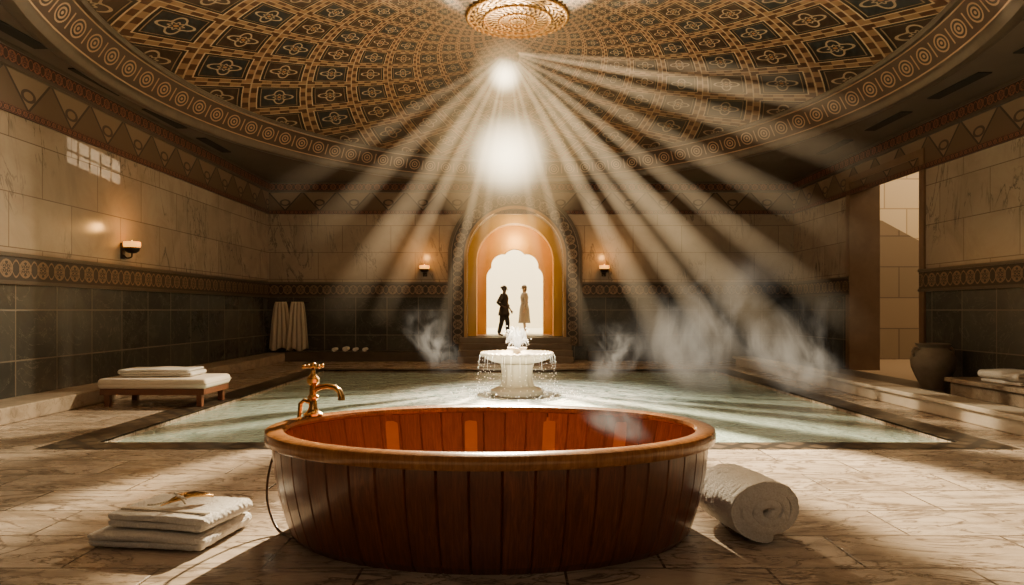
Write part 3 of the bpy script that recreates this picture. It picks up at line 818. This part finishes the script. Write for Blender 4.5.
# ------------------------------------------------------------------ people
def person(loc, rz, sc, label, kind):
    t = thing('person', label, 'person', loc, rz); t.scale = (sc, sc, sc)
    J = {'pel': ((0, 0, .93), .125), 'wai': ((0, 0, 1.08), .105), 'che': ((.01, 0, 1.27), .135), 'nb': ((0, 0, 1.42), .06), 'nk': ((.01, 0, 1.48), .05),
         'hd': ((.025, 0, 1.57), .082), 'ht': ((.015, 0, 1.655), .07)}
    Ed = [('pel', 'wai'), ('wai', 'che'), ('che', 'nb'), ('nb', 'nk'), ('nk', 'hd'), ('hd', 'ht')]
    st_ = .13 if kind == 0 else .03
    for s2, nm in ((-1, 'r'), (1, 'l')):
        fw = st_*s2
        J['hip'+nm] = ((0, s2*.095, .86), .095); J['kn'+nm] = ((fw*.6+.02, s2*.1, .48), .06); J['an'+nm] = ((fw-.03, s2*.1, .09), .04); J['to'+nm] = ((fw+.13, s2*.115, .035), .032)
        J['sh'+nm] = ((0, s2*.17, 1.37), .058)
        if kind == 0 and s2 == -1:
            J['el'+nm] = ((-.12, s2*.34, 1.14), .042); J['wr'+nm] = ((.03, s2*.20, 1.0), .028); J['pa'+nm] = ((.08, s2*.16, .98), .03)
        elif kind == 0:
            J['el'+nm] = ((.02, s2*.25, 1.10), .042); J['wr'+nm] = ((.16, s2*.24, .90), .028); J['pa'+nm] = ((.20, s2*.235, .83), .03)
        else:
            J['el'+nm] = ((-.02, s2*.26, 1.09), .04); J['wr'+nm] = ((.05, s2*.27, .86), .026); J['pa'+nm] = ((.065, s2*.27, .79), .028)
        Ed += [('pel', 'hip'+nm), ('hip'+nm, 'kn'+nm), ('kn'+nm, 'an'+nm), ('an'+nm, 'to'+nm), ('che', 'sh'+nm), ('sh'+nm, 'el'+nm), ('el'+nm, 'wr'+nm), ('wr'+nm, 'pa'+nm)]
    keys = list(J); me = bpy.data.meshes.new('tmp'); me.from_pydata([J[k][0] for k in keys], [(keys.index(a), keys.index(b_)) for a, b_ in Ed], [])
    o = bpy.data.objects.new('tmp', me); C.objects.link(o)
    sk = o.modifiers.new('skin', 'SKIN'); sub = o.modifiers.new('sub', 'SUBSURF'); sub.levels = 2
    sv = me.skin_vertices[0].data
    for i, k in enumerate(keys): sv[i].radius = (J[k][1], J[k][1]); sv[i].use_root = (i == 0)
    bpy.context.view_layer.update()
    ev = o.evaluated_get(bpy.context.evaluated_depsgraph_get()); em = ev.to_mesh()
    mb = MB().add([v.co.copy() for v in em.vertices], [tuple(p.vertices) for p in em.polygons]); ev.to_mesh_clear()
    bpy.data.objects.remove(o)
    for nm, s2 in (('r', -1), ('l', 1)):
        p = Vector(J['pa'+nm][0]); w_ = Vector(J['wr'+nm][0]); d = (p-w_).normalized(); side = d.cross(Vector((0, 1, 0))).normalized()
        for q, ln in enumerate((.066, .076, .072, .056)):
            b0 = p+side*((q-1.5)*.017); inw = Vector((0, -s2*.012, 0))
            mb.tube([b0-d*.01, b0+d*ln*.5+inw*.5, b0+d*ln+inw*1.6], [.009, .008, .006], 6)
        mb.tube([p-d*.03+side*.02, p-d*.0+side*.045, p+d*.03+side*.05], [.011, .009, .007], 6)
    hx, hz_ = .03, 1.585
    mb.tube([(hx+.075, 0, hz_+.01), (hx+.108, 0, hz_-.02), (hx+.085, 0, hz_-.03)], [.010, .014, .01], 8)
    for s2 in (-1, 1):
        mb.ball((hx-.01, s2*.086, hz_-.01), .022, 1, .4, 1.4, 6); mb.ball((hx+.078, s2*.03, hz_+.012), .011, n=6)
    mb.ball((hx+.082, 0, hz_-.052), .018, .5, 1.1, .4, 6)
    mb.build('body', M['skin'] if kind == 0 else M['skin2'], t, angle=80)
    hm = MB(); hm.ball((hx-.022, 0, hz_+.035), .098, 1, .96, 1.0, 12)
    if kind == 0: hm.ball((hx-.115, 0, hz_+.06), .045, n=8)
    else: hm.ball((hx-.05, 0, hz_-.03), .085, .8, 1, 1.25, 10)
    hm.build('hair', M['hair'], t)
    mc = M['darkcloth'] if kind == 0 else M['palecloth']
    hem_ = .70 if kind == 0 else .36
    rings = [(1.44, .075, .075), (1.415, .10, .16), (1.36, .125, .205), (1.27, .15, .20), (1.12, .125, .155), (1.06, .12, .148), (.95, .15, .18), (.82, .17, .20), (hem_+.1, .185 if kind == 0 else .2, .215), (hem_, .19 if kind == 0 else .215, .225)]
    V = []; Fc = []; nk_ = 40
    for j, (z, rx, ry) in enumerate(rings):
        for k in range(nk_):
            a = 2*PI*k/nk_; f_ = 1+(.05*math.cos(a*9) if z < 1.0 else 0)
            V.append((rx*f_*math.cos(a)+.005, ry*f_*math.sin(a), z))
    for j in range(len(rings)-1):
        for k in range(nk_): Fc.append((j*nk_+k, j*nk_+(k+1) % nk_, (j+1)*nk_+(k+1) % nk_, (j+1)*nk_+k))
    o = MB().add(V, Fc).build('robe', mc, t); s_ = o.modifiers.new('s', 'SOLIDIFY'); s_.thickness = .012
    MB().lathe([(.128, 1.05), (.135, 1.065), (.135, 1.09), (.128, 1.105)], (0, 0, 0), 32, 1, 1.22).build('belt', M['palecloth'] if kind else M['hair'], t)
    for nm in 'rl':
        a, e_, w_ = [Vector(J[k+nm][0]) for k in ('sh', 'el', 'wr')]
        MB().tube([a+Vector((0, 0, .02)), a.lerp(e_, .5), e_, e_.lerp(w_, .5 if kind == 0 else .75)], [.082, .07, .062, .064], 16, cap=False).build('sleeve', mc, t)
        if kind == 0:
            h_, k_, an = [Vector(J[k+nm][0]) for k in ('hip', 'kn', 'an')]
            MB().tube([h_, h_.lerp(k_, .5), k_, k_.lerp(an, .55), k_.lerp(an, .9)], [.11, .095, .078, .07, .066], 18, cap=False).build('trouser_leg', mc, t)
    return t
p0 = at(504, 336, 22.75)
person((p0.x, 22.78, ZF), math.radians(-15), .97, 'person in dark tunic standing in the archway, hand on hip', 0)
p1 = at(524.5, 333, 26.0)
person((p1.x, 26.0, ZF), math.radians(190), 1.05, 'person in long belted robe standing on the bright terrace beyond', 1)

# ------------------------------------------------------------------ steam: crossed curling sheets
def steam(loc, size, seed, label, m):
    sx, sy, sz = size; mb = MB()
    for q in range(2):
        V = []; UV = []; Fc = []; nu, nv = 14, 24
        for j in range(nv+1):
            t_ = j/nv
            for i in range(nu+1):
                s2 = i/nu-.5; ang = q*.9-.4+.8*(t_-.5)
                x_ = s2*2*sx*(.6+.5*t_); c_ = Vector((x_*math.cos(ang), x_*math.sin(ang)*.5+sy*.5*math.cos(s2*4)*(1 if q else -1), (t_-.5)*2*sz))
                c_.x += .3*sx*math.sin(t_*5+seed)
                V.append(c_); UV.append((i/nu, t_))
        for j in range(nv):
            for i in range(nu): Fc.append((j*(nu+1)+i, j*(nu+1)+i+1, (j+1)*(nu+1)+i+1, (j+1)*(nu+1)+i))
        mb.add(V, Fc, UV)
    o = mb.build('steam', m, angle=180); o.location = loc
    tag(o, label, 'steam', kind='stuff')
steam(at(436, 342, 15.5), (.75, .5, .88), 1, 'wisp of steam rising from the pool left of the fountain', M['steam2'])
steam(at(608, 355, 13.2), (.75, .45, .72), 5, 'small wisp of steam just right of the fountain', M['steam2'])
steam(at(712, 328, 12.5), (1.5, .8, 1.45), 9, 'tall column of steam over the right part of the pool', M['steam'])
steam(at(800, 350, 13.5), (1.5, .8, 1.2), 14, 'broad cloud of steam near the right doorway', M['steam'])
steam(at(628, 418, 5.6), (.38, .2, .22), 21, 'curl of steam over the right end of the tub', M['steam2'])

# ------------------------------------------------------------------ light shafts painted as glowing cones
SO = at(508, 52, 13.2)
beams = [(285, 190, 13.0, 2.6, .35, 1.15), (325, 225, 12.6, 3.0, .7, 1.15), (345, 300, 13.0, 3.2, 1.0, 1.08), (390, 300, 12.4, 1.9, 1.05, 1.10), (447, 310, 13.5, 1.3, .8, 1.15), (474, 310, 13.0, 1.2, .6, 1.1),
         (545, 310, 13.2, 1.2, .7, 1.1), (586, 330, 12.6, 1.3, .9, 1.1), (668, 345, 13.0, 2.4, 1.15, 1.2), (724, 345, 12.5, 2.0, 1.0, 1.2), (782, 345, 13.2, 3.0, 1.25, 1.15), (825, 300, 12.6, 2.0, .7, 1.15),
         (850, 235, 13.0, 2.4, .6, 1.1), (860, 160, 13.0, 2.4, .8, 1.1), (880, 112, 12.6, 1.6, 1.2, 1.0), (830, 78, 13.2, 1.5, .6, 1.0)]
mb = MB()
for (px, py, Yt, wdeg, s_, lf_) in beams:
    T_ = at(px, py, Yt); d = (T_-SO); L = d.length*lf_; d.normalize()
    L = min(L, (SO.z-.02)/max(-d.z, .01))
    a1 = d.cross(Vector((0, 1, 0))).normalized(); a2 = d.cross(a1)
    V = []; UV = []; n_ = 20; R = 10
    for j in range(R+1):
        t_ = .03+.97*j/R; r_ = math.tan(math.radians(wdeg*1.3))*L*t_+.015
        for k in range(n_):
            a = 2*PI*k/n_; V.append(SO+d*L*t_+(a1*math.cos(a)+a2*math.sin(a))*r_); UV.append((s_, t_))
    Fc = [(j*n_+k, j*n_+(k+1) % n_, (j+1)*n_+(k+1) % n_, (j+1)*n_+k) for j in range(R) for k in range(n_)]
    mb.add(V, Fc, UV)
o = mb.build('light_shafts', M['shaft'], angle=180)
tag(o, 'fan of golden light shafts below the dome medallion, painted as glowing cones', 'light rays', kind='stuff')
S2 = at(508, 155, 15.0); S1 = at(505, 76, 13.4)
for S_, r0, r1, lab in ((S2, 1.2, 1.9, 'large dazzling glow above the arch, painted as emissive shells'), (S1, .46, .74, 'smaller bright glow just under the medallion, painted as emissive shells')):  # emissive shells paint the glow around the two bright spots
    t = thing('glow_shells', lab, 'light', S_)
    MB().ball((0, 0, 0), r0, n=24).build('core', M['glow_disc'], t, angle=180)
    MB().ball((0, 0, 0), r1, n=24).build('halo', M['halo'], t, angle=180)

# ------------------------------------------------------------------ lights
def lamp(name, kind, loc, energy, color, **kw):
    l = bpy.data.lights.new(name, kind); l.energy = energy; l.color = color
    tgt = kw.pop('target', None)
    for k_, v_ in kw.items(): setattr(l, k_, v_)
    o = bpy.data.objects.new(name, l); C.objects.link(o); o.location = loc
    if tgt is not None: o.rotation_euler = (Vector(tgt)-Vector(loc)).to_track_quat('-Z', 'Y').to_euler()
    return o
sg = lamp('sun_glow', 'SPOT', S2, 30000, (1, .78, .49), spot_size=math.radians(140), spot_blend=.8, shadow_soft_size=.08, target=(0, 3.0, 0))
sg.data.use_nodes = True; NT = sg.data.node_tree
em = NT.nodes['Emission']
g_ = NT.nodes.new('ShaderNodeNewGeometry'); x, y, z = sep(g_.outputs['Incoming'])
q = x/y
nz = noi(comb(q, 3.7, 0.0), 2.9, 1, .5)
put(em.inputs['Strength'], sstep(nz, .40, .53, .08, 1.55)*sstep(ab(q), .5, 1.0, 1.0, .17))
wl = lamp('window_patch_spot', 'SPOT', (-4.5, 13.1, 4.4), 520, (1, .88, .66), spot_size=math.radians(46), spot_blend=.1, shadow_soft_size=.005, target=(XL, 13.1, 4.36))  # added spot with a pane mask, imitates a window reflected on the wall
wl.data.use_nodes = True; NT = wl.data.node_tree
em = NT.nodes['Emission']
g_ = NT.nodes.new('ShaderNodeNewGeometry'); x, y, z = sep(g_.outputs['Incoming'])
bq = y/ab(x); cq = z/ab(x)+.01+bq*.06
msk = lt(ab(bq), .26)*lt(ab(cq), .075)
grid = gt(ab(frac(bq*9.6)-.5), .07)*gt(ab(frac(cq*13.3+.5)-.5), .08)
put(em.inputs['Strength'], msk*grid)
lamp('oculus_glow', 'POINT', S1+Vector((0, -.1, .05)), 80, (1, .62, .29), shadow_soft_size=.10)
lamp('oculus_beam', 'SPOT', S1+Vector((0, 0, -.25)), 5200, (1, .88, .66), spot_size=math.radians(60), spot_blend=.9, shadow_soft_size=.1, target=(FX+.4, FY, 0))
lamp('dome_wash', 'AREA', (0, 11, 3.4), 95, (1, .62, .32), size=7, target=(0, 11, 9))
lamp('front_fill', 'AREA', (0, -.5, 4.6), 40, (1, .76, .53), size=4, target=(0, 6, .3))
lamp('back_wall_wash', 'POINT', (0, 19.5, 4.6), 50, (1, .66, .38), shadow_soft_size=.4)
lamp('arch_glow', 'POINT', (AX, 24.2, 4.0), 56, (1, .72, .35), shadow_soft_size=.2)
lamp('arch_glow_front', 'POINT', (AX, 22.75, 4.3), 30, (1, .72, .35), shadow_soft_size=.2)
lamp('terrace_light', 'AREA', (0, 29, 8.5), 3600, (1, .86, .60), size=7, target=(0, 32, 1))
lamp('courtyard_light', 'AREA', (15, 17, 9), 850, (1, .76, .46), size=4, target=(13.5, 23.5, 3))

W = bpy.data.worlds.new('World'); bpy.context.scene.world = W; W.use_nodes = True
bg = W.node_tree.nodes['Background']; bg.inputs[0].default_value = (1, .72, .45, 1); bg.inputs[1].default_value = .03

# ------------------------------------------------------------------ camera
cam = bpy.data.cameras.new('camera'); co = bpy.data.objects.new('camera', cam); C.objects.link(co)
co.location = (0, 0, H); co.rotation_euler = (PI/2, 0, 0)
cam.sensor_width = 36; cam.lens = F/1024*36; cam.shift_y = 17.5/1024; cam.clip_end = 200
bpy.context.scene.camera = co
